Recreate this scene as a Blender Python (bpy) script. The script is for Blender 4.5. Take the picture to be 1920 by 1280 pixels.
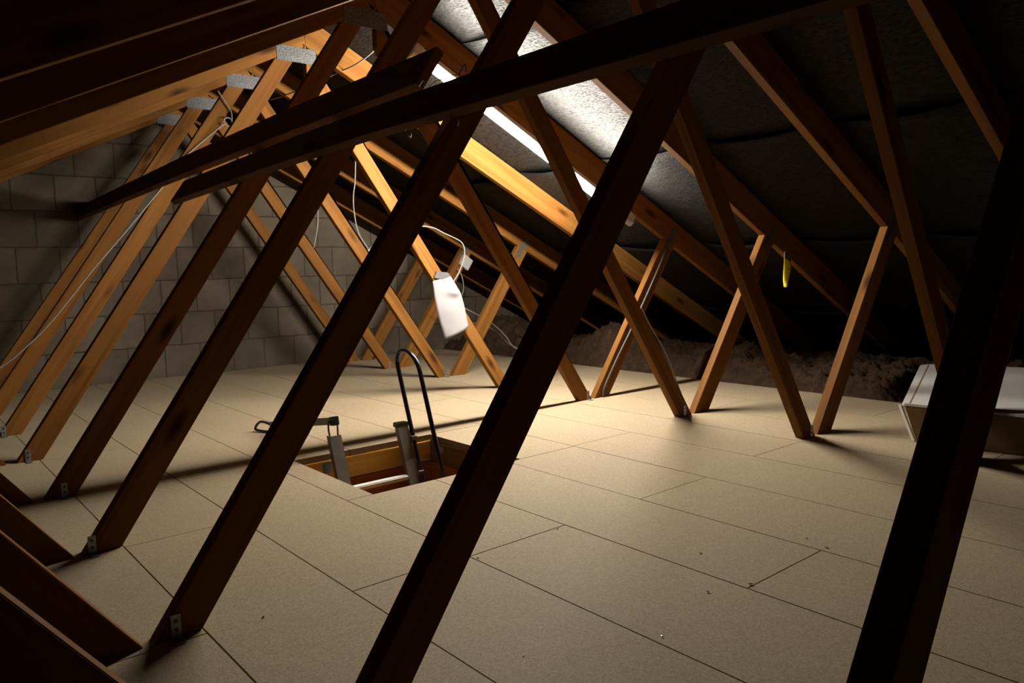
import bpy, bmesh, math, random
from mathutils import Vector, Matrix, noise
random.seed(7)
sc = bpy.context.scene
for o in list(bpy.data.objects): bpy.data.objects.remove(o)
col = sc.collection

# ------------------------------------------------------------ camera, world, exposure
cam = bpy.data.cameras.new('camera'); camo = bpy.data.objects.new('camera', cam); col.objects.link(camo)
cam.sensor_width = 36; cam.lens = 1423.97/1920*36; cam.clip_start = 0.02
camo.location = (-1.5853, -5.0655, 0.6788)
camo.rotation_euler = (1.4722, 0.0225, -0.7036)
sc.camera = camo
w = bpy.data.worlds.new('attic_dark'); sc.world = w; w.use_nodes = True
w.node_tree.nodes['Background'].inputs[0].default_value = (1.0, 0.75, 0.5, 1)
w.node_tree.nodes['Background'].inputs[1].default_value = 0.0
vs = sc.view_settings
vs.view_transform = 'Standard'; vs.look = 'None'; vs.gamma = 1; vs.use_curve_mapping = False
vs.exposure = 0.0
TUBE_STRENGTH = 580.0

# ------------------------------------------------------------ material helpers
class NT:
    def __init__(s, name):
        s.m = bpy.data.materials.new(name); s.m.use_nodes = True
        s.t = s.m.node_tree; s.b = s.t.nodes['Principled BSDF']
    def n(s, typ, **kw):
        x = s.t.nodes.new(typ)
        for k, v in kw.items():
            if k in x.inputs.keys(): x.inputs[k].default_value = v
            else: setattr(x, k, v)
        return x
    def l(s, a, b): s.t.links.new(a, b)
    def ramp(s, fac, stops):
        r = s.n('ShaderNodeValToRGB'); e = r.color_ramp.elements
        while len(e) < len(stops): e.new(0.5)
        for el, (p, c) in zip(e, stops): el.position = p; el.color = (*c, 1)
        s.l(fac, r.inputs[0]); return r.outputs[0]
    def mix(s, fac, a, b, mode='MIX'):
        m = s.n('ShaderNodeMixRGB', blend_type=mode)
        for i, v in enumerate((fac, a, b)):
            if hasattr(v, 'is_output'): s.l(v, m.inputs[i])
            elif isinstance(v, (int, float)): m.inputs[i].default_value = v
            else: m.inputs[i].default_value = (*v, 1)
        return m.outputs[0]
    def bump(s, h, strength, dist=0.002):
        b = s.n('ShaderNodeBump'); b.inputs['Strength'].default_value = strength; b.inputs['Distance'].default_value = dist
        s.l(h, b.inputs['Height']); s.l(b.outputs[0], s.b.inputs['Normal'])
    def rough(s, r, spec=0.5, metal=0.0):
        s.b.inputs['Roughness'].default_value = r; s.b.inputs['Specular IOR Level'].default_value = spec
        s.b.inputs['Metallic'].default_value = metal

def coords(N, scale=(1, 1, 1), jitter=True, gen='Object'):
    tc = N.n('ShaderNodeTexCoord'); src = tc.outputs[gen]
    if jitter:
        oi = N.n('ShaderNodeObjectInfo'); mu = N.n('ShaderNodeMath', operation='MULTIPLY'); mu.inputs[1].default_value = 37.0
        N.l(oi.outputs['Random'], mu.inputs[0])
        va = N.n('ShaderNodeVectorMath', operation='ADD'); N.l(src, va.inputs[0]); N.l(mu.outputs[0], va.inputs[1]); src = va.outputs[0]
    mp = N.n('ShaderNodeMapping'); mp.inputs['Scale'].default_value = scale; N.l(src, mp.inputs[0])
    return mp.outputs[0]

def wood(name, light, dark, knot, knots=True):
    N = NT(name)
    g = N.n('ShaderNodeTexNoise', Scale=1.0, Detail=5.0, Roughness=0.6, Distortion=0.4); N.l(coords(N, (1.1, 30, 30)), g.inputs[0])
    c = N.ramp(g.outputs[0], [(0.30, dark), (0.56, light)])
    g2 = N.n('ShaderNodeTexNoise', Scale=1.0, Detail=2.0); N.l(coords(N, (1.5, 3, 3)), g2.inputs[0])
    c = N.mix(N.ramp(g2.outputs[0], [(0.35, (0, 0, 0)), (0.75, (0.45, 0.45, 0.45))]), c, dark)
    if knots:
        v = N.n('ShaderNodeTexVoronoi', Scale=1.0); v.inputs['Randomness'].default_value = 1.0
        N.l(coords(N, (3.2, 10, 10)), v.inputs[0])
        k = N.ramp(v.outputs['Distance'], [(0.07, (0.95, 0.95, 0.95)), (0.22, (0, 0, 0))])
        c = N.mix(k, c, knot)
    N.l(c, N.b.inputs['Base Color']); N.rough(0.7, 0.08); N.bump(g.outputs[0], 0.25, 0.001)
    return N.m

def plain(name, colr, rough=0.5, metal=0.0, spec=0.5, noise_amt=0.15, nscale=40, bump=0.0):
    N = NT(name)
    g = N.n('ShaderNodeTexNoise', Scale=float(nscale), Detail=3.0); N.l(coords(N), g.inputs[0])
    d = tuple(x*(1-noise_amt) for x in colr); u = tuple(min(1, x*(1+noise_amt)) for x in colr)
    N.l(N.ramp(g.outputs[0], [(0.3, d), (0.7, u)]), N.b.inputs['Base Color']); N.rough(rough, spec, metal)
    if bump: N.bump(g.outputs[0], bump, 0.002)
    return N.m

M = {}
M['pine'] = wood('pine_timber', (0.172, 0.074, 0.0165), (0.098, 0.036, 0.0068), (0.030, 0.010, 0.0025))
M['pine_brace'] = wood('brace_timber', (0.13, 0.065, 0.03), (0.09, 0.042, 0.02), (0.05, 0.02, 0.01))
M['trimmer'] = wood('trimmer_timber', (0.82, 0.52, 0.13), (0.66, 0.38, 0.08), (0.3, 0.14, 0.04))  # pine brightened in colour, standing in for light on the hatch sides
M['lining'] = wood('lining_timber', (0.40, 0.15, 0.03), (0.28, 0.09, 0.018), (0.12, 0.05, 0.02))
M['cheek'] = wood('cheek_timber', (0.20, 0.13, 0.06), (0.15, 0.09, 0.04), (0.12, 0.07, 0.03))
M['galv'] = plain('galvanised_steel', (0.25, 0.26, 0.27), 0.45, 0.85, 0.5, 0.25, 60)
M['alu'] = plain('aluminium', (0.20, 0.19, 0.165), 0.45, 0.55, 0.5, 0.08, 30)
M['bright_alu'] = plain('lit_aluminium', (0.75, 0.75, 0.75), 0.35, 0.15, 0.5, 0.03, 30)  # rung aluminium, paler in colour to stand in for direct tube light
M['black_plastic'] = plain('black_plastic', (0.012, 0.012, 0.014), 0.4, 0, 0.5)
M['black_tube'] = plain('black_enamelled_tube', (0.010, 0.010, 0.022), 0.22, 0.0, 0.6, 0.05)
M['white_plastic'] = plain('white_plastic', (0.36, 0.345, 0.33), 0.4, 0, 0.5, 0.03)
M['cable'] = plain('white_cable', (0.20, 0.19, 0.17), 0.5, 0, 0.2, 0.05)
M['grey_cable'] = plain('grey_cable', (0.055, 0.055, 0.06), 0.5, 0, 0.4, 0.05)
M['paper'] = plain('white_paper', (0.215, 0.205, 0.215), 0.8, 0, 0.2, 0.03, 8)
M['tape'] = plain('grey_tape', (0.075, 0.074, 0.075), 0.5, 0, 0.2, 0.08)
M['yellow'] = plain('yellow_plastic', (0.85, 0.72, 0.03), 0.5, 0, 0.4, 0.05)
M['ink'] = plain('black_ink', (0.02, 0.02, 0.02), 0.6)
M['carton_white'] = plain('white_carton', (0.42, 0.40, 0.385), 0.7, 0, 0.3, 0.05, 6)
M['carton_brown'] = plain('brown_carton', (0.22, 0.15, 0.08), 0.8, 0, 0.2, 0.12, 12)
M['brass'] = plain('brass_screw', (0.8, 0.62, 0.3), 0.3, 0.9)
M['chip'] = plain('wood_chip', (0.10, 0.06, 0.03), 0.8)
M['pale_chip'] = plain('pale_wood_chip', (0.85, 0.68, 0.45), 0.8)

# galvanised tooth plate
N = NT('tooth_plate'); v = N.n('ShaderNodeTexVoronoi', Scale=1.0); N.l(coords(N, (150, 150, 150), False), v.inputs[0])
N.l(N.ramp(v.outputs['Distance'], [(0.15, (0.028, 0.028, 0.030)), (0.6, (0.088, 0.088, 0.092))]), N.b.inputs['Base Color'])
N.rough(0.6, 0.5, 0.25); N.bump(v.outputs['Distance'], 0.5, 0.002); M['plate'] = N.m

# chipboard floor
N = NT('chipboard'); cc = coords(N, (1, 1, 1), False)
g = N.n('ShaderNodeTexNoise', Scale=260.0, Detail=4.0, Roughness=0.75); N.l(cc, g.inputs[0])
g2 = N.n('ShaderNodeTexNoise', Scale=2.2, Detail=4.0); N.l(cc, g2.inputs[0])
v = N.n('ShaderNodeTexVoronoi', Scale=170.0); N.l(cc, v.inputs[0])
c = N.ramp(g.outputs[0], [(0.30, (0.185, 0.132, 0.080)), (0.5, (0.300, 0.234, 0.150)), (0.70, (0.43, 0.352, 0.24))])
c = N.mix(0.30, c, N.ramp(v.outputs['Color'], [(0.1, (0.17, 0.125, 0.077)), (0.9, (0.37, 0.305, 0.22))]))
c = N.mix(N.ramp(g2.outputs[0], [(0.35, (0, 0, 0)), (0.75, (0.22, 0.22, 0.22))]), c, (0.19, 0.14, 0.088))
N.l(c, N.b.inputs['Base Color']); N.rough(0.75, 0.12); N.bump(g.outputs[0], 0.12, 0.001); M['chipboard'] = N.m

# bituminous roof felt
N = NT('roof_felt'); cc = coords(N, (1, 1, 1), False)
g = N.n('ShaderNodeTexNoise', Scale=85.0, Detail=4.0, Roughness=0.7); N.l(coords(N, (1, 0.35, 1), False), g.inputs[0])
wv = N.n('ShaderNodeTexVoronoi', Scale=130.0); N.l(coords(N, (1, 0.5, 1), False), wv.inputs[0])
N.l(N.ramp(g.outputs[0], [(0.35, (0.006, 0.0057, 0.0054)), (0.7, (0.018, 0.0172, 0.0165))]), N.b.inputs['Base Color'])
h = N.mix(0.5, g.outputs[0], wv.outputs['Distance'])
N.rough(0.5, 0.07); N.bump(h, 0.8, 0.0035)
sm = N.ramp(N.mix(0.5, g.outputs[0], wv.outputs['Distance']), [(0.30, (0.015, 0.015, 0.015)), (0.58, (0.085, 0.085, 0.085))]); N.l(sm, N.b.inputs['Specular IOR Level']); M['felt'] = N.m

# concrete block wall
N = NT('concrete_blocks')
tc = N.n('ShaderNodeTexCoord'); sp = N.n('ShaderNodeSeparateXYZ'); N.l(tc.outputs['Object'], sp.inputs[0])
cb = N.n('ShaderNodeCombineXYZ'); N.l(sp.outputs[0], cb.inputs[0]); N.l(sp.outputs[2], cb.inputs[1])
dn = N.n('ShaderNodeTexNoise', Scale=9.0, Detail=3.0); N.l(tc.outputs['Object'], dn.inputs[0])
va = N.n('ShaderNodeVectorMath', operation='MULTIPLY_ADD'); N.l(dn.outputs['Color'], va.inputs[0]); va.inputs[1].default_value = (0.012, 0.012, 0); N.l(cb.outputs[0], va.inputs[2])
br = N.n('ShaderNodeTexBrick'); br.inputs['Scale'].default_value = 1.0
br.inputs['Brick Width'].default_value = 0.225; br.inputs['Row Height'].default_value = 0.215; br.inputs['Mortar Size'].default_value = 0.0045
br.inputs['Mortar Smooth'].default_value = 0.3
br.inputs['Color1'].default_value = (0.105, 0.084, 0.062, 1); br.inputs['Color2'].default_value = (0.145, 0.118, 0.088, 1); br.inputs['Mortar'].default_value = (0.065, 0.050, 0.036, 1)
N.l(va.outputs[0], br.inputs[0])
g = N.n('ShaderNodeTexNoise', Scale=3.0, Detail=6.0, Roughness=0.7); N.l(tc.outputs['Object'], g.inputs[0])
g2 = N.n('ShaderNodeTexNoise', Scale=90.0, Detail=4.0, Roughness=0.7); N.l(tc.outputs['Object'], g2.inputs[0])
c = N.mix(0.75, br.outputs['Color'], N.ramp(g.outputs[0], [(0.3, (0.45, 0.43, 0.40)), (0.7, (1, 1, 1))]), 'MULTIPLY')
N.l(c, N.b.inputs['Base Color'])
h = N.mix(0.35, N.ramp(br.outputs['Fac'], [(0, (1, 1, 1)), (1, (0, 0, 0))]), g2.outputs[0]); N.rough(0.9, 0.2); N.bump(h, 0.8, 0.01); M['blocks'] = N.m

# loft insulation
N = NT('mineral_wool'); cc = coords(N, (1, 1, 1), False)
g = N.n('ShaderNodeTexNoise', Scale=16.0, Detail=7.0, Roughness=0.75); N.l(cc, g.inputs[0])
g2 = N.n('ShaderNodeTexNoise', Scale=70.0, Detail=5.0, Roughness=0.8); N.l(cc, g2.inputs[0])
c = N.ramp(g.outputs[0], [(0.3, (0.025, 0.014, 0.008)), (0.5, (0.07, 0.04, 0.024)), (0.72, (0.15, 0.095, 0.055))])
c = N.mix(0.4, c, N.ramp(g2.outputs[0], [(0.3, (0.03, 0.017, 0.01)), (0.7, (0.13, 0.085, 0.05))]))
N.l(c, N.b.inputs['Base Color']); N.rough(0.95, 0.1); N.bump(g2.outputs[0], 1.0, 0.02); M['wool'] = N.m

# lamp
N = NT('lit_tube'); N.b.inputs['Base Color'].default_value = (0.9, 0.9, 0.9, 1)
N.b.inputs['Emission Color'].default_value = (1.0, 0.93, 0.80, 1); N.b.inputs['Emission Strength'].default_value = TUBE_STRENGTH; M['tube'] = N.m

# ------------------------------------------------------------ mesh helpers
def mesh_obj(name, verts, faces, mat, parent=None, bevel=0.0, smooth=False, loc=None, rot=None):
    bm = bmesh.new()
    vv = [bm.verts.new(v) for v in verts]
    for f in faces:
        try: bm.faces.new([vv[i] for i in f])
        except ValueError: pass
    bmesh.ops.recalc_face_normals(bm, faces=bm.faces)
    if bevel: bmesh.ops.bevel(bm, geom=list(bm.edges), offset=bevel, segments=2, affect='EDGES', clamp_overlap=True)
    return bm_obj(name, bm, mat, parent, smooth, loc, rot)

def bm_obj(name, bm, mat, parent=None, smooth=False, loc=None, rot=None):
    me = bpy.data.meshes.new(name); bm.to_mesh(me); bm.free()
    if smooth:
        for p in me.polygons: p.use_smooth = True
    me.materials.append(M[mat] if isinstance(mat, str) else mat)
    o = bpy.data.objects.new(name, me); col.objects.link(o)
    if loc is not None: o.location = loc
    if rot is not None: o.rotation_euler = rot
    if parent: o.parent = parent
    return o

def tag(o, label=None, cat=None, group=None, kind=None):
    for k, v in (('label', label), ('category', cat), ('group', group), ('kind', kind)):
        if v: o[k] = v
    return o

def empty(name, loc, label, cat, group=None):
    o = bpy.data.objects.new(name, None); o.empty_display_size = 0.1; col.objects.link(o); o.location = loc
    return tag(o, label, cat, group)

HEX = [(0, 1, 2, 3), (7, 6, 5, 4), (0, 4, 5, 1), (1, 5, 6, 2), (2, 6, 7, 3), (3, 7, 4, 0)]
def bx_verts(x0, x1, y0, y1, z0, z1):
    return [(x0, y0, z0), (x1, y0, z0), (x1, y1, z0), (x0, y1, z0), (x0, y0, z1), (x1, y0, z1), (x1, y1, z1), (x0, y1, z1)]
def box(name, x0, x1, y0, y1, z0, z1, mat, parent=None, bevel=0.0, loc=None, rot=None):
    return mesh_obj(name, bx_verts(x0, x1, y0, y1, z0, z1), HEX, mat, parent, bevel, False, loc, rot)

def prism(name, poly, axis_dir, origin, y0, y1, mat, parent=None, bevel=0.0015):
    """poly of (x,z) in the truss plane; local X runs along axis_dir so the grain follows the timber."""
    ax = Vector((axis_dir[0], 0, axis_dir[1])).normalized()
    ang = -math.atan2(ax.z, ax.x)
    ca, sa = ax.x, ax.z
    loc = []
    for x, z in poly:
        dx, dz = x-origin[0], z-origin[1]
        loc.append((dx*ca+dz*sa, -dx*sa+dz*ca))
    n = len(loc)
    verts = [(a, y0, b) for a, b in loc]+[(a, y1, b) for a, b in loc]
    faces = [tuple(range(n)), tuple(range(2*n-1, n-1, -1))]+[(i, (i+1) % n, n+(i+1) % n, n+i) for i in range(n)]
    return mesh_obj(name, verts, faces, mat, parent, bevel, False, (origin[0], 0, origin[1]), (0, ang, 0))

def catmull(P, n=8):
    P = [Vector(p) for p in P]
    if len(P) < 3: return P
    Q = [2*P[0]-P[1]]+P+[2*P[-1]-P[-2]]; out = []
    for i in range(1, len(Q)-2):
        a, b, c, d = Q[i-1:i+3]
        for j in range(n):
            t = j/n
            out.append(0.5*((2*b)+(c-a)*t+(2*a-5*b+4*c-d)*t*t+(3*b-a-3*c+d)*t**3))
    out.append(P[-1]); return out

def tube_bm(bm, pts, r, seg=10):
    rings = []; up = None
    for i, p in enumerate(pts):
        t = (pts[min(i+1, len(pts)-1)]-pts[max(i-1, 0)]).normalized()
        if up is None:
            up = Vector((0, 0, 1)) if abs(t.z) < 0.9 else Vector((1, 0, 0))
        u = (up-t*up.dot(t)).normalized(); up = u; v = t.cross(u)
        rings.append([bm.verts.new(p+u*(r*math.cos(2*math.pi*k/seg))+v*(r*math.sin(2*math.pi*k/seg))) for k in range(seg)])
    for a, b in zip(rings, rings[1:]):
        for k in range(seg): bm.faces.new((a[k], a[(k+1) % seg], b[(k+1) % seg], b[k]))
    bm.faces.new(rings[0][::-1]); bm.faces.new(rings[-1])

def tube(name, pts, r, mat, parent=None, smooth_path=True, seg=10, loc=None):
    bm = bmesh.new()
    tube_bm(bm, catmull(pts) if smooth_path else [Vector(p) for p in pts], r, seg)
    bmesh.ops.recalc_face_normals(bm, faces=bm.faces)
    return bm_obj(name, bm, mat, parent, True, loc)

# ------------------------------------------------------------ setting: floor, ceiling felt, gable wall
HX0, HX1, HY0, HY1 = -0.462, 0.128, -3.067, -2.500        # loft hatch opening
rows = [(-2.08, -1.78), (-1.78, -1.465), (-1.465, -1.145), (-1.145, -0.851), (-0.851, -0.552), (-0.552, -0.236), (-0.236, 0.072),
        (0.072, 0.398), (0.398, 0.728), (0.728, 1.043), (1.043, 1.36), (1.36, 1.68), (1.68, 2.075)]
first = [-3.0, -3.62, -3.63, -3.02, -3.652, -3.668, -4.21, -3.66, -3.06, -3.62, -4.2, -3.0, -3.6]
bm = bmesh.new()
def board(x0, x1, y0, y1, dz):
    g = 0.0017; t = [bm.verts.new(v) for v in bx_verts(x0+g, x1-g, y0+g, y1-g, -0.022, dz)]
    for f in HEX: bm.faces.new([t[i] for i in f])
for (x0, x1), b0 in zip(rows, first):
    cuts = {0.21, -6.4}; y = b0
    while y > -6.4: y -= 1.2
    while y < 0.21:
        if y > -6.4: cuts.add(y)
        y += 1.2
    if x1 > HX0 and x0 < HX1: cuts |= {HY0, HY1}
    cuts = sorted(cuts); keep = [cuts[0]]
    for c_ in cuts[1:]:
        if c_-keep[-1] > 0.09 or c_ in (HY0, HY1, 0.21):
            if c_-keep[-1] <= 0.09 and keep[-1] not in (HY0, HY1): keep.pop()
            keep.append(c_)
    for ya, yb in zip(keep, keep[1:]):
        dz = random.uniform(-0.0002, 0.0002)
        if ya >= HY0-1e-4 and yb <= HY1+1e-4 and x1 > HX0 and x0 < HX1:
            if x0 < HX0: board(x0, HX0, ya, yb, dz)
            if x1 > HX1: board(HX1, x1, ya, yb, dz)
        else: board(x0, x1, ya, yb, dz)
bmesh.ops.recalc_face_normals(bm, faces=bm.faces)
tag(bm_obj('floor', bm, 'chipboard'), 'pale chipboard loft floor of narrow boards with dark joints', None, None, 'structure')

# roof pitch and truss data
TP, ZB, ZT = 0.4925, 1.6795, 1.8169
cosP = 1/math.hypot(1, TP); sinP = TP*cosP
DEV = [[-0.0089, -0.0226, -0.0034, 0.0111, -0.0064], [0.0214, 0.0007, -0.0148, -0.0241, 0.0078], [0.0042, -0.001, -0.0173, -0.0136, 0.0171],
       [-0.0003, 0.011, -0.0184, -0.0167, 0.0102], [-0.0164, 0.017, -0.0153, -0.0036, 0.0248], [-0.0144, 0.0274, -0.0089, 0.0162, 0.0157],
       [-0.0098, 0.0256, 0.007, -0.0074, -0.016], [0.0287, -0.0308, 0.0196, 0.0336, -0.0137], [-0.0045, -0.0228, 0.0121, 0.0, 0.0]]
YK = [-0.6*k+DEV[k][0] for k in range(9)]
T = 0.035
EAVE = 3.42

# roofing felt: strips lapped over one another, sagging between the rafters
laps = [-0.02, 0.408, 1.255, 2.09, 2.93, 3.62]
ys = []; yy = 0.215
rc = [0.215]+[y+T/2 for y in YK]+[YK[8]-0.6+T/2, YK[8]-1.2+T/2]
NB = 14
bm = bmesh.new()
for side in (1, -1):
    for i in range(len(laps)-1):
        xa = laps[i]; xb = laps[i+1]
        a_out, b_in = 0.0015, 0.007     # lower edge of a strip hangs just inside the strip below it
        nx = max(4, int((xb-xa)/0.06))
        grid = []
        for iy in range((len(rc)-1)*NB+1):
            b, f = divmod(iy, NB)
            if b == len(rc)-1: b, f = b-1, NB
            t = f/NB; y = rc[b]*(1-t)+rc[b+1]*t
            line = []
            for ix in range(nx+1):
                s = ix/nx; x = xa+(xb-xa)*s
                if ix == 0: x -= 0.0
                if ix == nx: x += 0.05
                off = a_out*(1-s)+b_in*s
                sag = 0.018*math.sin(math.pi*t)**1.3*(1-0.35*s)+0.006*math.sin(math.pi*t)*noise.noise(Vector((x*3.1*side, y*4, i*3.7)))
                d = off-sag*(1.0)
                if s < 0.08 and i: sag += 0.012*math.sin(math.pi*t)*(0.08-s)/0.08
                d = off-sag
                if i == 0 and s < 0.3: d = off-sag*s/0.3
                line.append(bm.verts.new((side*(x+d*sinP), y, ZT-TP*x+d*cosP)))
            grid.append(line)
        for r0, r1 in zip(grid, grid[1:]):
            for k in range(nx): bm.faces.new((r0[k], r0[k+1], r1[k+1], r1[k]))
bmesh.ops.recalc_face_normals(bm, faces=bm.faces)
ceil = bm_obj('ceiling', bm, 'felt', None, True)
tag(ceil, 'black sagging roof felt under the slope between rafters', None, None, 'structure')
sol = ceil.modifiers.new('thickness', 'SOLIDIFY'); sol.thickness = 0.002; sol.offset = 0

# gable wall of concrete blocks
zw = ZT+0.012
verts = []
for y in (0.222, 0.42): verts += [(-3.6, y, -0.30), (3.6, y, -0.30), (3.6, y, zw-TP*3.6), (0, y, zw), (-3.6, y, zw-TP*3.6)]
n = 5
tag(mesh_obj('wall_back', verts, [tuple(range(5)), tuple(range(9, 4, -1))]+[(i, (i+1) % 5, 5+(i+1) % 5, 5+i) for i in range(5)], 'blocks'),
    'grey concrete block gable wall', None, None, 'structure')

# ------------------------------------------------------------ roof trusses
LABELS = ['pine roof truss standing closest to the grey block gable wall',
          'second pine truss from the gable wall, white junction box on its right short strut',
          'third pine truss from the gable wall, paper-free long strut just behind the hanging paper',
          'pine truss with the white paper taped to its brightly lit right strut',
          'pine truss carrying the lit fluorescent tube under its right rafter',
          'dark-faced pine truss just in front of the tube, yellow tag under its right rafter',
          'dark pine truss one bay nearer than the loft hatch, foot bracket at lower left',
          'black silhouetted truss whose thick left strut crosses the picture centre',
          'nearest black truss whose strut stands at the right edge']
def plate(name, cx, cz, w_, h_, ang, y, parent):
    return box(name, -w_/2, w_/2, -0.0016, -0.0001, -h_/2, h_/2, 'plate', parent, 0, (cx, y, cz), (0, -ang, 0))
def bracket(x, parent, tilt=0.0):
    bm = bmesh.new()
    for vs_ in (bx_verts(x-0.009, x+0.009, -0.0022, -0.0002, 0.001, 0.046), bx_verts(x-0.009, x+0.009, -0.032, -0.0002, 0.001, 0.003)):
        t = [bm.verts.new(v) for v in vs_]
        for f in HEX: bm.faces.new([t[i] for i in f])
    b = bm_obj('angle_bracket', bm, 'galv', parent)
    for z in (0.017, 0.034):
        bm = bmesh.new(); bmesh.ops.create_cone(bm, cap_ends=True, segments=12, radius1=0.0035, radius2=0.003, depth=0.002,
                                               matrix=Matrix.Translation((x, -0.003, z)) @ Matrix.Rotation(math.pi/2, 4, 'X'))
        bm_obj('screw_head', bm, 'black_plastic', b)
    return b
A_ = -0.028
trusses = []
for k in range(9):
    dY, lx, ls, rx, rs = DEV[k]; Y = YK[k]
    tr = empty('roof_truss', (0, Y, 0), LABELS[k], 'roof truss', 'roof trusses along the loft'); trusses.append(tr)
    # rafters
    for s in (-1, 1):
        poly = [(0, ZB), (0, ZT), (s*(EAVE+0.13), ZT-TP*(EAVE+0.13)), (s*(EAVE+0.13), max(ZB-TP*(EAVE+0.13), -0.09))]
        prism('rafter', poly, (s*cosP, -sinP), (0, (ZB+ZT)/2), 0, T, 'pine', tr)
    # long struts from the third points to the ridge
    sl = 0.6859+ls; xi = 1.1231+lx; xo = 1.2068+lx
    zi = xi/sl; zo = (ZB-TP*xo)/(1-TP*sl)
    zi = min(zi, ZB-0.004)
    poly = [(-xi, 0), (-xo, 0), (-xo+sl*zo, zo), (0, ZB), (0, zi)] if -xi+sl*zi >= -1e-4 else [(-xi, 0), (-xo, 0), (-xo+sl*zo, zo), (-xi+sl*((ZB-TP*xi)/(1-TP*sl)), (ZB-TP*xi)/(1-TP*sl))]
    prism('long_strut', poly, (sl, 1), (-(xi+xo)/2, 0), 0, T, 'pine', tr)
    sr = 0.6859+rs; xi2 = 1.1231+rx+A_; xo2 = 1.2068+rx+A_
    zi2 = xi2/sr; zo2 = (ZB-TP*xo2)/(1-TP*sr); zi2 = min(zi2, ZB-0.004)
    poly = [(xi2, 0), (xo2, 0), (xo2-sr*zo2, zo2), (0.0005, ZB), (0.0005, zi2)]
    if zi2 >= ZB-0.005:
        zz = (ZB-TP*xi2)/(1-TP*sr); poly = [(xi2, 0), (xo2, 0), (xo2-sr*zo2, zo2), (xi2-sr*zz, zz)]
    prism('long_strut', poly, (-sr, 1), ((xi2+xo2)/2, 0), 0, T, 'pine', tr)
    # short struts from the third points to the rafters
    rq = rx if k != 7 else -0.080
    for s, a, b, m in ((1, 1.2243+rq+A_, 1.3325+rq+A_, 0.7026), (-1, 1.245+lx*0.3, 1.345+lx*0.3, 0.745)):
        za = (ZB-TP*a)/(1+TP*m); zb_ = (ZB-TP*b)/(1+TP*m)
        prism('short_strut', [(s*a, 0), (s*b, 0), (s*(b+m*zb_), zb_), (s*(a+m*za), za)], (s*m, 1), (s*(a+b)/2, 0), 0, T, 'pine', tr)
        xm = (a+b)/2+m*0.80; zm = (ZB-TP*xm)
        plate('tooth_plate', s*(xm-0.006), zm+0.008, 0.145, 0.036, math.atan2(1, s*m), 0, tr)
    plate('ridge_plate', -0.044, 1.636, 0.186, 0.066, 0.0, 0, tr)
    if k >= 1:
        bracket(-(xi+xo)/2-0.005+0.02*math.sin(k*2.1), tr)
        bracket((xi2+xo2)/2+0.012*math.sin(k*3.3+1), tr)

# ------------------------------------------------------------ longitudinal braces nailed across the struts
def brace(name, secs, label):
    nn = Vector((0.8246, 0, -0.5657)); th = 0.025
    verts, faces = [], []
    for (y, xb, zb_, xt, zt) in secs:
        b = Vector((xb, y, zb_)); t = Vector((xt, y, zt))
        verts += [b, t, t+nn*th, b+nn*th]
    m = len(secs)
    faces = [(0, 1, 2, 3), (4*m-1, 4*m-2, 4*m-3, 4*m-4)]
    for i in range(m-1):
        for j in range(4): faces.append((4*i+j, 4*i+(j+1) % 4, 4*i+4+(j+1) % 4, 4*i+4+j))
    # local X along the ridge for the grain
    o = Vector((secs[0][1], secs[0][0], secs[0][2]))
    R_ = Matrix.Rotation(math.pi/2, 4, 'Z').inverted()
    lv = [R_ @ (Vector(v)-o) for v in verts]
    ob = mesh_obj(name, lv, faces, 'pine_brace', None, 0.0015, False, o, (0, 0, math.pi/2))
    return tag(ob, label, 'brace', 'long braces across the trusses')
d = -1.280
def sec(y, zb_, h): return (y, d+0.686*zb_, zb_, d+0.686*(zb_+h), zb_+h)
brace('longitudinal_brace', [sec(0.205, 1.034, 0.100), sec(-1.4, 1.094, 0.108), sec(-2.5, 1.126, 0.108), sec(-3.43, 1.140, 0.100)],
      'dark timber brace running from the gable wall, upper of the two long braces')
brace('longitudinal_brace', [sec(-1.77, 0.974, 0.086), sec(-2.7, 1.010, 0.086), sec(-3.3, 1.025, 0.086), sec(-5.5, 1.022, 0.092)],
      'dark timber brace lapped below the other, running out of frame top right')

# ------------------------------------------------------------ fluorescent batten under the right rafter of the fifth truss
yc = YK[4]+T/2; x0 = 0.195; L = 1.465
lamp = empty('fluorescent_lamp', (x0, yc, ZB-TP*x0), 'long lit fluorescent tube fixed along underside of a right rafter', 'lamp')
lamp.rotation_euler = (0, math.atan(TP), 0)
box('batten', 0, L, -0.016, 0.016, -0.024, -0.001, 'white_plastic', lamp, 0.003)
bm = bmesh.new(); tube_bm(bm, [Vector((0.03+i*(L-0.095)/8, 0, -0.043)) for i in range(9)], 0.0150, 20)
bmesh.ops.recalc_face_normals(bm, faces=bm.faces); bm_obj('lit_tube', bm, 'tube', lamp, True)
for xa, xb in ((-0.008, 0.03), (L-0.065, L+0.012)):
    bm = bmesh.new(); tube_bm(bm, [Vector((xa, 0, -0.043)), Vector((xb, 0, -0.043))], 0.021, 20)
    t = [bm.verts.new(v) for v in bx_verts(xa, xb, -0.019, 0.019, -0.045, -0.001)]
    for f in HEX: bm.faces.new([t[i] for i in f])
    bmesh.ops.recalc_face_normals(bm, faces=bm.faces); bm_obj('end_cap', bm, 'white_plastic', lamp)

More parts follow.
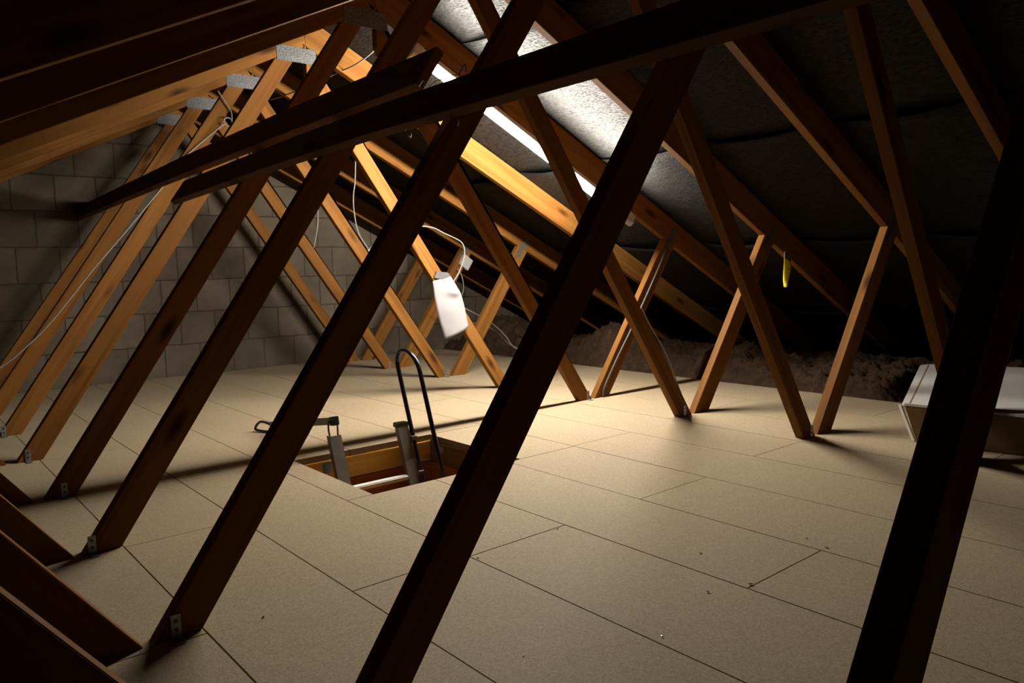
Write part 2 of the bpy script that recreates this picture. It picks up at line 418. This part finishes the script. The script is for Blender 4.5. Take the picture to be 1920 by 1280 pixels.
# ------------------------------------------------------------ loft hatch lining and folding ladder
hatch = empty('hatch_frame', ((HX0+HX1)/2, (HY0+HY1)/2, -0.36), 'timber lined loft hatch opening cut in the chipboard floor', 'hatch')
cx, cy = (HX0+HX1)/2, (HY0+HY1)/2
def hb(name, x0, x1, y0, y1, z0, z1, mat, grain='x', bevel=0.002):
    ox, oy, oz = (x0+x1)/2, (y0+y1)/2, (z0+z1)/2
    if grain == 'x': return box(name, x0-ox, x1-ox, y0-oy, y1-oy, z0-oz, z1-oz, mat, hatch, bevel, (ox-cx, oy-cy, oz+0.36))
    return box(name, y0-oy, y1-oy, x0-ox, x1-ox, z0-oz, z1-oz, mat, hatch, bevel, (ox-cx, oy-cy, oz+0.36), (0, 0, math.pi/2))
hb('trimmer_board', HX0-0.03, HX1+0.03, HY1-0.004, HY1+0.034, -0.106, -0.0235, 'trimmer')
hb('trimmer_board', HX0-0.03, HX1+0.03, HY0-0.034, HY0+0.004, -0.106, -0.0235, 'trimmer')
hb('cheek_board', HX0-0.034, HX0+0.004, HY0+0.006, HY1-0.006, -0.106, -0.0235, 'cheek', 'y')
hb('cheek_board', HX1-0.004, HX1+0.034, HY0+0.006, HY1-0.006, -0.106, -0.0235, 'cheek', 'y')
hb('lining_board', HX0-0.03, HX1+0.03, HY1-0.010, HY1+0.015, -0.36, -0.108, 'lining')
hb('lining_board', HX0-0.03, HX1+0.03, HY0-0.015, HY0+0.010, -0.36, -0.108, 'lining')
hb('lining_board', HX0-0.015, HX0+0.010, HY0+0.012, HY1-0.012, -0.36, -0.108, 'lining', 'y')
hb('lining_board', HX1-0.010, HX1+0.015, HY0+0.012, HY1-0.012, -0.36, -0.108, 'lining', 'y')
hb('fixing_plate', -0.352, -0.318, HY1-0.0065, HY1-0.0045, -0.070, -0.028, 'galv', 'x', 0)
hb('fixing_plate', HX1-0.0065, HX1-0.0045, -2.600, -2.560, -0.062, -0.036, 'white_plastic', 'x', 0)

lad = empty('loft_ladder', (-0.17, -2.6, -0.3), 'folding aluminium loft ladder with black hooped handrail, rising from hatch', 'ladder')
lo = Vector((-0.17, -2.6, -0.3))
def lp(x, y, z): return (x-lo.x, y-lo.y, z-lo.z)
SL = 0.35
def ly(z): return -2.55+SL*(z-0.073)
def stile(xc, ztop, zbot):
    w_ = 0.023; dpt = 0.026; t_ = 0.003
    verts = []; prof = [(-w_, 0), (w_, 0), (w_, dpt), (w_-t_, dpt), (w_-t_, t_), (-w_+t_, t_), (-w_+t_, dpt), (-w_, dpt)]
    for z in (zbot, ztop):
        for px, py in prof: verts.append(lp(xc+px, ly(z)+py, z))
    n = len(prof)
    faces = [tuple(range(n)), tuple(range(2*n-1, n-1, -1))]+[(i, (i+1) % n, n+(i+1) % n, n+i) for i in range(n)]
    return mesh_obj('stile', verts, faces, 'alu', lad)
stile(-0.318, 0.075, -0.34); stile(-0.030, 0.075, -0.34)
for xc in (-0.318, -0.030):
    z = 0.077; y = ly(z)
    if xc > -0.1: mesh_obj('stile_cap', [lp(*v) for v in bx_verts(xc-0.026, xc+0.026, y-0.003, y+0.029, z-0.014, z+0.004)], HEX, 'black_plastic', lad, 0.002)
for zr in (-0.118, -0.33):
    yr = ly(zr)+0.013
    mesh_obj('rung', [lp(*v) for v in bx_verts(-0.296, -0.052, yr-0.016, yr+0.016, zr-0.011, zr+0.007)], HEX, 'bright_alu', lad, 0.004)
# black hoop handrail on the outer side of the right stile
pts = []
xr = 0.004
for i in range(8):
    z = -0.34+i*(0.285+0.34)/7; pts.append(lp(xr, ly(z)-0.002, z))
ux = Vector((0, SL, 1)).normalized(); wv_ = Vector((0, -1, SL)).normalized()
c0 = Vector((xr, ly(0.285)-0.002, 0.285)); c1 = Vector((xr, ly(0.285)-0.158, 0.285)); rad = 0.079
pts_f = [Vector(p) for p in pts]
for i in range(1, 12):
    a = math.pi*i/12
    p = (c0+c1)/2+(c0-c1)/2*math.cos(a)+ux*(rad*1.02*math.sin(a)); pts_f.append(Vector(lp(*p)))
for i in range(8):
    z = 0.285-i*(0.285+0.34)/7; pts_f.append(Vector(lp(xr, ly(z)-0.158, z)))
bm = bmesh.new(); tube_bm(bm, pts_f, 0.0088, 14); bmesh.ops.recalc_face_normals(bm, faces=bm.faces); bm_obj('handrail', bm, 'black_tube', lad, True)
for z in (0.02, -0.11):
    mesh_obj('rail_clamp', [lp(*v) for v in bx_verts(-0.010, 0.012, ly(z)-0.016, ly(z)+0.010, z-0.008, z+0.008)], HEX, 'alu', lad, 0.001)
# link, folded arm and its hoop end lying back on the boards
ytop = ly(0.075)
for dx in (-0.016, 0.016):
    tube('link_rod', [lp(-0.318+dx, ytop+0.012, 0.070), lp(-0.316+dx*1.15, ytop+0.020, 0.100), lp(-0.312+dx, ytop+0.030, 0.128)], 0.0035, 'alu', lad)
pa = Vector((-0.312, ytop+0.03, 0.125)); pb = Vector((-0.342, -2.02, 0.042))
u = (pb-pa).normalized(); side = u.cross(Vector((0, 0, 1))).normalized(); up = side.cross(u)
def barv(a, b, hw, hh): return [lp(*(p+side*s*hw+up*t*hh)) for p in (a, b) for s, t in ((-1, -1), (1, -1), (1, 1), (-1, 1))]
BAR = [(0, 1, 2, 3), (7, 6, 5, 4), (0, 4, 5, 1), (1, 5, 6, 2), (2, 6, 7, 3), (3, 7, 4, 0)]
mesh_obj('folding_arm', barv(pa, pb, 0.006, 0.0135), BAR, 'alu', lad, 0.001)
mesh_obj('arm_cap', barv(pa-u*0.028, pa+u*0.004, 0.012, 0.0165), BAR, 'black_plastic', lad, 0.002)
e = pb
tube('arm_hoop', [lp(e.x, e.y, e.z), lp(e.x-0.004, e.y+0.045, e.z+0.004), lp(e.x-0.012, e.y+0.085, e.z+0.002), lp(e.x-0.020, e.y+0.112, 0.024), lp(e.x-0.022, e.y+0.112, 0.009), lp(e.x-0.012, e.y+0.075, 0.0065), lp(e.x+0.004, e.y+0.03, 0.0065)], 0.0055, 'black_tube', lad)

# ------------------------------------------------------------ paper, tag, boxes
yf = YK[3]
paper = empty('paper_note', (0.72, yf, 0.64), 'creased white paper sheet taped to a bright right-hand strut', 'paper')
U = 14; V = 22
L_ = [(0.642, 0.612), (0.648, 0.535), (0.660, 0.46), (0.678, 0.385), (0.700, 0.306)]
R__ = [(0.757, 0.634), (0.792, 0.582), (0.822, 0.522), (0.842, 0.443), (0.858, 0.363)]
def lerp_list(P, t):
    f = t*(len(P)-1); i = min(int(f), len(P)-2); f -= i
    return (P[i][0]*(1-f)+P[i+1][0]*f, P[i][1]*(1-f)+P[i+1][1]*f)
verts = []
for j in range(V+1):
    v = j/V; a = lerp_list(L_, v); b = lerp_list(R__, v)
    for i in range(U+1):
        u_ = i/U; x = a[0]*(1-u_)+b[0]*u_; z = a[1]*(1-u_)+b[1]*u_
        bulge = 0.010*v+0.022*v*math.sin(math.pi*u_)
        crease = 0.020*math.exp(-((u_-0.80-1.4*(v-0.36))/0.20)**2-((v-0.34)/0.09)**2)
        verts.append((x-0.72, -0.006-bulge-crease+0.004*noise.noise(Vector((u_*3, v*4, 1))), z-0.64))
faces = [(j*(U+1)+i, j*(U+1)+i+1, (j+1)*(U+1)+i+1, (j+1)*(U+1)+i) for j in range(V) for i in range(U)]
ps = mesh_obj('sheet', verts, faces, 'paper', paper, 0, True); s_ = ps.modifiers.new('thickness', 'SOLIDIFY'); s_.thickness = 0.0004
tv = [(0.652, 0.628), (0.668, 0.662), (0.735, 0.654), (0.756, 0.636), (0.70, 0.620)]
verts = [(x-0.72, y, z-0.64) for y in (-0.0085, -0.0015) for x, z in tv]
mesh_obj('tape', verts, [tuple(range(5)), tuple(range(9, 4, -1))]+[(i, (i+1) % 5, 5+(i+1) % 5, 5+i) for i in range(5)], 'tape', paper)

yt = YK[5]
tagm = empty('warning_tag', (1.945, yt-0.012, 0.70), 'yellow twisted plastic tag with black marks taped under a right rafter', 'tag')
O_ = Vector((1.945, 0, 0.70))
def tv3(x, y, z): return (x-O_.x, y, z-O_.z)
LT = [(1.925, .710), (1.926, .665), (1.920, .62), (1.918, .58), (1.926, .545)]
RT = [(1.985, .688), (1.996, .655), (1.992, .632), (1.968, .585), (1.930, .543)]
verts = []
for j in range(13):
    a = lerp_list(LT, j/12); b = lerp_list(RT, j/12)
    for i in range(7):
        t = i/6; verts.append(tv3(a[0]*(1-t)+b[0]*t, -0.006-0.012*math.sin(math.pi*t)*(0.4+j/12), a[1]*(1-t)+b[1]*t))
ob = mesh_obj('tag_sheet', verts, [(j*7+i, j*7+i+1, (j+1)*7+i+1, (j+1)*7+i) for j in range(12) for i in range(6)], 'yellow', tagm, 0, True)
ob.modifiers.new('thickness', 'SOLIDIFY').thickness = 0.0006
verts = [tv3(*p) for y in (-0.0125, -0.008) for p in ((1.922, y, .722), (1.922, y, .690), (1.978, y, .668), (1.985, y, .695))]
mesh_obj('tape', verts, HEX, 'tape', tagm)
bmm = bmesh.new()
tube_bm(bmm, catmull([tv3(1.940, -0.0215, .650), tv3(1.950, -0.0235, .662), tv3(1.963, -0.0230, .652), tv3(1.972, -0.0205, .640)], 5), 0.0016, 6)
tube_bm(bmm, catmull([tv3(1.938, -0.0215, .630), tv3(1.948, -0.0235, .640), tv3(1.958, -0.0240, .632)], 5), 0.0016, 6)
bm_obj('mark', bmm, 'ink', tagm)

# junction box on the second truss's short strut
jb = empty('junction_box', (1.762, YK[1], 0.715), 'small white square junction box on a far short strut above the paper', 'junction box')
ang = math.atan2(1, 0.7026)
box('box_body', -0.042, 0.042, -0.026, -0.001, -0.042, 0.042, 'white_plastic', jb, 0.003, (0, 0, 0), (0, 0.62, 0))
box('box_lid', -0.044, 0.044, -0.033, -0.0265, -0.044, 0.044, 'white_plastic', jb, 0.003, (0, 0, 0), (0, 0.62, 0))
jb2 = empty('junction_box', (0.648, YK[2]+0.03, 0.772), 'white junction box on top edge of third strut, mostly hidden behind a dark strut', 'junction box')
box('box_body', -0.022, 0.034, -0.022, 0.022, -0.03, 0.03, 'white_plastic', jb2, 0.006, (0.014, 0, 0.012), (0, math.atan2(1, 0.69), 0))

# white carton at the right
cart = empty('cardboard_carton', (1.8, -4.1, 0), 'long white carton with brown front lying at the right edge of floor', 'box')
def cv(x, y, z): return (x-1.8, y+4.1, z)
TZ = 0.150
def rounded(top, z0, z1, name, mat, r=0.05, bevel=0.003):
    pts = []
    for i, (p, rr) in enumerate(top):
        p = Vector((p[0], p[1])); a = Vector(top[i-1][0][:2]); b = Vector(top[(i+1) % len(top)][0][:2])
        if rr == 0: pts.append(p); continue
        pa_ = p+(a-p).normalized()*rr; pb_ = p+(b-p).normalized()*rr
        for q in range(7):
            t = q/6; pts.append(pa_*(1-t)**2+p*2*t*(1-t)+pb_*t*t)
    n = len(pts)
    verts = [cv(p.x, p.y, z0) for p in pts]+[cv(p.x, p.y, z1) for p in pts]
    return mesh_obj(name, verts, [tuple(range(n)), tuple(range(2*n-1, n-1, -1))]+[(i, (i+1) % n, n+(i+1) % n, n+i) for i in range(n)], mat, cart, bevel)
# body: front leans slightly out towards the top
front_b = [(1.318, -3.925), (1.40, -4.60)]; front_t = [(1.256, -3.905), (1.335, -4.60)]
back_t = [(2.36, -3.53), (2.62, -4.25)]
bv = [cv(*front_b[0], 0.001), cv(*front_b[1], 0.001), cv(2.60, -4.27, 0.001), cv(2.34, -3.55, 0.001),
      cv(*front_t[0], TZ-0.008), cv(*front_t[1], TZ-0.008), cv(*back_t[1], TZ-0.008), cv(*back_t[0], TZ-0.008)]
mesh_obj('carton_body', bv, HEX, 'carton_brown', cart, 0.003)
rounded([((1.246, -3.900), 0.01), ((1.325, -4.61), 0.01), ((2.63, -4.24), 0.02), ((2.37, -3.52), 0.10)], TZ-0.006, TZ+0.004, 'carton_lid', 'carton_white', bevel=0.002)
# raised seams across the lid
for (a, b) in (((1.257, -3.921), (2.33, -3.571)), ((1.302, -4.31), (2.50, -3.955)), ((1.309, -4.365), (2.52, -4.01))):
    a = Vector((*a, 0)); b = Vector((*b, 0)); n_ = (b-a).normalized().cross(Vector((0, 0, 1)))*0.0022
    vs_ = [a-n_, b-n_, b+n_, a+n_]
    mesh_obj('lid_seam', [cv(v.x, v.y, TZ+0.0035) for v in vs_]+[cv(v.x, v.y, TZ+0.0052) for v in vs_], HEX, 'carton_brown', cart)
# white flap folded down at the open end
fv = [(1.250, -3.899, TZ-0.006), (1.262, -3.884, TZ-0.006), (1.332, -3.906, 0.004), (1.318, -3.924, 0.004)]
mesh_obj('carton_flap', [cv(*v) for v in fv]+[cv(v[0]-0.004, v[1]+0.004, v[2]) for v in fv], HEX, 'carton_white', cart)

# ------------------------------------------------------------ loft insulation along the eaves
bm = bmesh.new()
nx, ny = 110, 400
heaps = [(2.35, -0.34, 0.22, 0.25, 0.30), (2.32, -1.55, 0.20, 0.24, 0.27), (2.4, -2.42, 0.12, 0.25, 0.25), (2.5, -3.1, 0.04, 0.3, 0.3), (3.0, -4.4, 0.10, 0.3, 0.5), (2.5, -0.9, 0.06, 0.3, 0.3)]
grid = []
for j in range(ny+1):
    y = 0.215-j/ny*5.6; ln = []
    for i in range(nx+1):
        f = i/nx; x = 2.04+f*1.45
        edge = min(1, max(0, (x-2.06-0.025*noise.noise(Vector((y*5, 0, 3))))/0.14)); edge = edge*edge*(3-2*edge)
        h = 0.085
        for hx, hy, hh, rx_, ry_ in heaps: h += hh*math.exp(-((x-hx)/rx_)**2-((y-hy)/ry_)**2)
        p = Vector((x*9, y*9, 0)); q_ = Vector((x*28, y*28, 5))
        h += 0.050*noise.noise(p)+0.034*noise.noise(q_)+0.022*noise.noise(q_*2.1)+0.012*noise.noise(q_*4.5)
        if -4.75 < y < -3.40: 
            kk = min(1, max(0, (2.75-x)/0.1))*min(1, (y+4.75)/0.1, (-3.40-y)/0.1); h = h*(1-kk)+(-0.02)*kk
        z = -0.03+max(h, 0.005)*edge
        z = min(z, ZB-TP*x-0.012)
        ln.append(bm.verts.new((x, y, z)))
    grid.append(ln)
for a, b in zip(grid, grid[1:]):
    for i in range(nx): bm.faces.new((a[i], a[i+1], b[i+1], b[i]))
bmesh.ops.recalc_face_normals(bm, faces=bm.faces)
ins = bm_obj('loft_insulation', bm, 'wool', None, True)
tag(ins, 'lumpy brown mineral wool insulation heaped along the right eaves', 'insulation', None, 'stuff')

# ------------------------------------------------------------ cables
def cable(pts, r, mat, label, name='cable'):
    o = tube(name, [Vector(p)-Vector(pts[0]) for p in pts], r, mat, None, True, 8, pts[0])
    return tag(o, label, 'cable', 'electric cables clipped along the trusses')
Yc = YK[2]-0.012
cable([(-0.19, Yc, 1.575), (-0.150, Yc, 1.514), (-0.128, Yc, 1.478), (-0.130, Yc-0.01, 1.44), *[(-0.150+0.021*math.cos(a_), Yc-0.012-0.004*a_/6, 1.424+0.021*math.sin(a_)) for a_ in (0.6, -0.4, -1.4, -2.4, -3.4, -4.4, -5.4, -6.4, -7.4, -8.4)], (-0.178, Yc-0.012, 1.405),
       (-0.315, Yc, 1.285), (-0.385, Yc, 1.212), (-0.448, Yc, 1.125), (-0.643, Yc, 0.888), (-0.788, Yc, 0.719), (-0.972, Yc, 0.489), (-1.079, Yc, 0.380), (-1.182, Yc, 0.298), (-1.42, Yc, 0.17), (-1.7, Yc, 0.08)],
      0.0036, 'cable', 'white cable knotted near the ridge, then hanging in a long sweep down left')
cable([(0.17, -2.30, 1.64), (0.19, -2.173, 1.66), (0.19, -2.05, 1.626), (0.19, -1.904, 1.606), (0.18, -1.751, 1.60), (0.17, -1.45, 1.592), (0.17, -1.15, 1.600), (0.15, -0.95, 1.605)],
      0.0035, 'cable', 'thin white cable strung along just right of the ridge between trusses')
Y2 = YK[2]+0.06
cable([(0.60, Y2, 1.335), (0.588, Y2, 1.179), (0.575, Y2, 1.104), (0.574, Y2, 1.014), (0.595, Y2, 0.894), (0.642, Y2-0.02, 0.80)],
      0.0036, 'cable', 'white cable dropping to the half-hidden junction box')
cable([(0.55, -0.75, 1.22), (0.541, -0.75, 1.041), (0.538, -0.75, 0.986), (0.527, -0.75, 0.912), (0.501, -0.75, 0.816)],
      0.0036, 'cable', 'short white cable end hanging free in front of the block wall')
cable([(0.70, -1.44, 1.02), (0.781, -1.44, 0.885), (0.822, -1.44, 0.820), (0.864, -1.44, 0.737), (0.897, -1.44, 0.640), (0.93, -1.44, 0.56)],
      0.0038, 'cable', 'white cable running straight down behind the taped paper')
cable([(0.72, -1.5, 0.93), (0.780, -1.5, 0.913), (0.812, -1.5, 0.911), (0.876, -1.5, 0.901), (0.937, -1.5, 0.875), (1.011, -1.5, 0.848), (1.063, -1.5, 0.821), (1.081, -1.5, 0.775), (1.067, -1.5, 0.713), (1.026, -1.5, 0.637), (0.974, -1.5, 0.577)],
      0.0036, 'cable', 'white cable looping over in an arch above the paper')
cable([(1.672, YK[1]-0.035, 0.675), (1.700, YK[1]-0.05, 0.62), (1.715, YK[1]-0.05, 0.53), (1.690, YK[1]-0.05, 0.468), (1.640, YK[1]-0.05, 0.378)],
      0.0036, 'cable', 'white cable hanging from the square junction box')
cable([(1.40, -0.9, 0.47), (1.458, -0.9, 0.432), (1.556, -0.9, 0.383), (1.670, -0.9, 0.329), (1.788, -0.9, 0.257), (1.874, -0.9, 0.183), (1.96, -0.9, 0.09), (2.1, -0.9, 0.06)],
      0.0042, 'cable', 'white cable sagging low right of the paper into the insulation, upper of two')
cable([(1.50, -0.86, 0.34), (1.660, -0.85, 0.279), (1.755, -0.85, 0.257), (1.851, -0.85, 0.201), (1.949, -0.85, 0.116), (2.1, -0.85, 0.05)],
      0.0042, 'cable', 'white cable sagging low right of the paper into the insulation, lower of two')
yq = YK[4]-0.006
cable([(1.79, yq, 0.795), (1.734, yq, 0.706), (1.697, yq, 0.648), (1.620, yq, 0.538), (1.545, yq, 0.434), (1.462, yq, 0.321), (1.369, yq, 0.203), (1.306, yq, 0.117), (1.259, yq, 0.046), (1.250, yq, 0.004)],
      0.0052, 'grey_cable', 'grey cable clipped down the face of a bright-edged short strut')
yq = YK[5]+0.016
cable([(0.870, yq, 0.50), (0.932, yq, 0.412), (1.018, yq, 0.310), (1.070, yq, 0.232), (1.100, yq, 0.165), (1.138, yq, 0.099)],
      0.003, 'cable', 'thin cable bowed off the edge of a right strut near its foot')

# small cup hooks screwed to the braces
def hook(x, y, z, s, label):
    pts = [(0, 0, 0), (0, 0, s*0.012), (0.004, -0.006, s*0.022), (0.004, -0.016, s*0.026), (0.002, -0.022, s*0.018), (0, -0.022, s*0.010)]
    o = tube('cup_hook', pts, 0.0018, 'galv', None, True, 8, (x, y, z)); tag(o, label, 'hook', 'cup hooks on the braces')
hook(d+0.686*1.02+0.006, -3.49, 1.0155, -1, 'steel cup hook under lower brace, farther of two')
hook(d+0.686*1.02+0.006, -3.68, 1.0155, -1, 'steel cup hook under lower brace beside the dark middle strut')
hook(d+0.686*1.112+0.006, -3.46, 1.1105, 1, 'steel cup hook on top of lower brace left of the bright tube gap')
hook(d+0.686*1.112+0.006, -3.63, 1.1105, 1, 'steel cup hook on top of lower brace right of the bright tube gap')
wr = tube('tie_wire', [(0, 0, 0), (0.004, -0.03, 0.012), (0.004, -0.06, 0.006), (0.002, -0.09, 0.010), (0, -0.13, 0.004)], 0.0014, 'galv', None, True, 6, (d+0.686*1.112+0.01, -3.50, 1.1145))
tag(wr, 'thin bent wire lying along top of the lower brace', 'wire')

# crumbs on the boards
def crumb(x, y, r, mat, label, name='wood_chip', cat='wood chip'):
    bm = bmesh.new(); bmesh.ops.create_icosphere(bm, subdivisions=2, radius=r*0.55)
    for v in bm.verts: v.co *= 1+0.35*noise.noise(v.co*300+Vector((x*50, y*50, 0))); v.co.z *= 0.5; v.co.x *= 1.6
    o = bm_obj(name, bm, mat, None, False, (x, y, 0.0008+r*0.35)); o.rotation_euler = (0, 0, x*20)
    tag(o, label, cat, 'crumbs on the chipboard floor')
crumb(-0.541, -3.688, 0.0045, 'pale_chip', 'pale wood crumb at a board corner beside the dark middle strut')
crumb(-0.530, -4.222, 0.0035, 'brass', 'shiny brass screw head on a joint at lower centre', 'brass_screw', 'screw')
crumb(-0.272, -3.676, 0.0045, 'chip', 'dark chip on the short cross joint near the middle of floor')
crumb(0.094, -4.212, 0.005, 'chip', 'dark chip at the upper corner of the zigzag joint on right')
crumb(-0.216, -4.205, 0.006, 'chip', 'dark chip at the lower corner of the zigzag joint on right')
crumb(0.118, -4.149, 0.004, 'chip', 'tiny dark chip just left of the zigzag joint')
crumb(-0.148, -4.030, 0.004, 'chip', 'dark speck alone on a board left of the zigzag joint')
crumb(-0.312, -4.167, 0.0045, 'chip', 'dark speck on a board below the zigzag joint')
crumb(-1.04, -3.640, 0.0045, 'chip', 'dark speck on a board right of the left bracketed foot')
crumb(-0.759, -4.100, 0.003, 'pale_chip', 'pale speck on a board at the bottom centre')
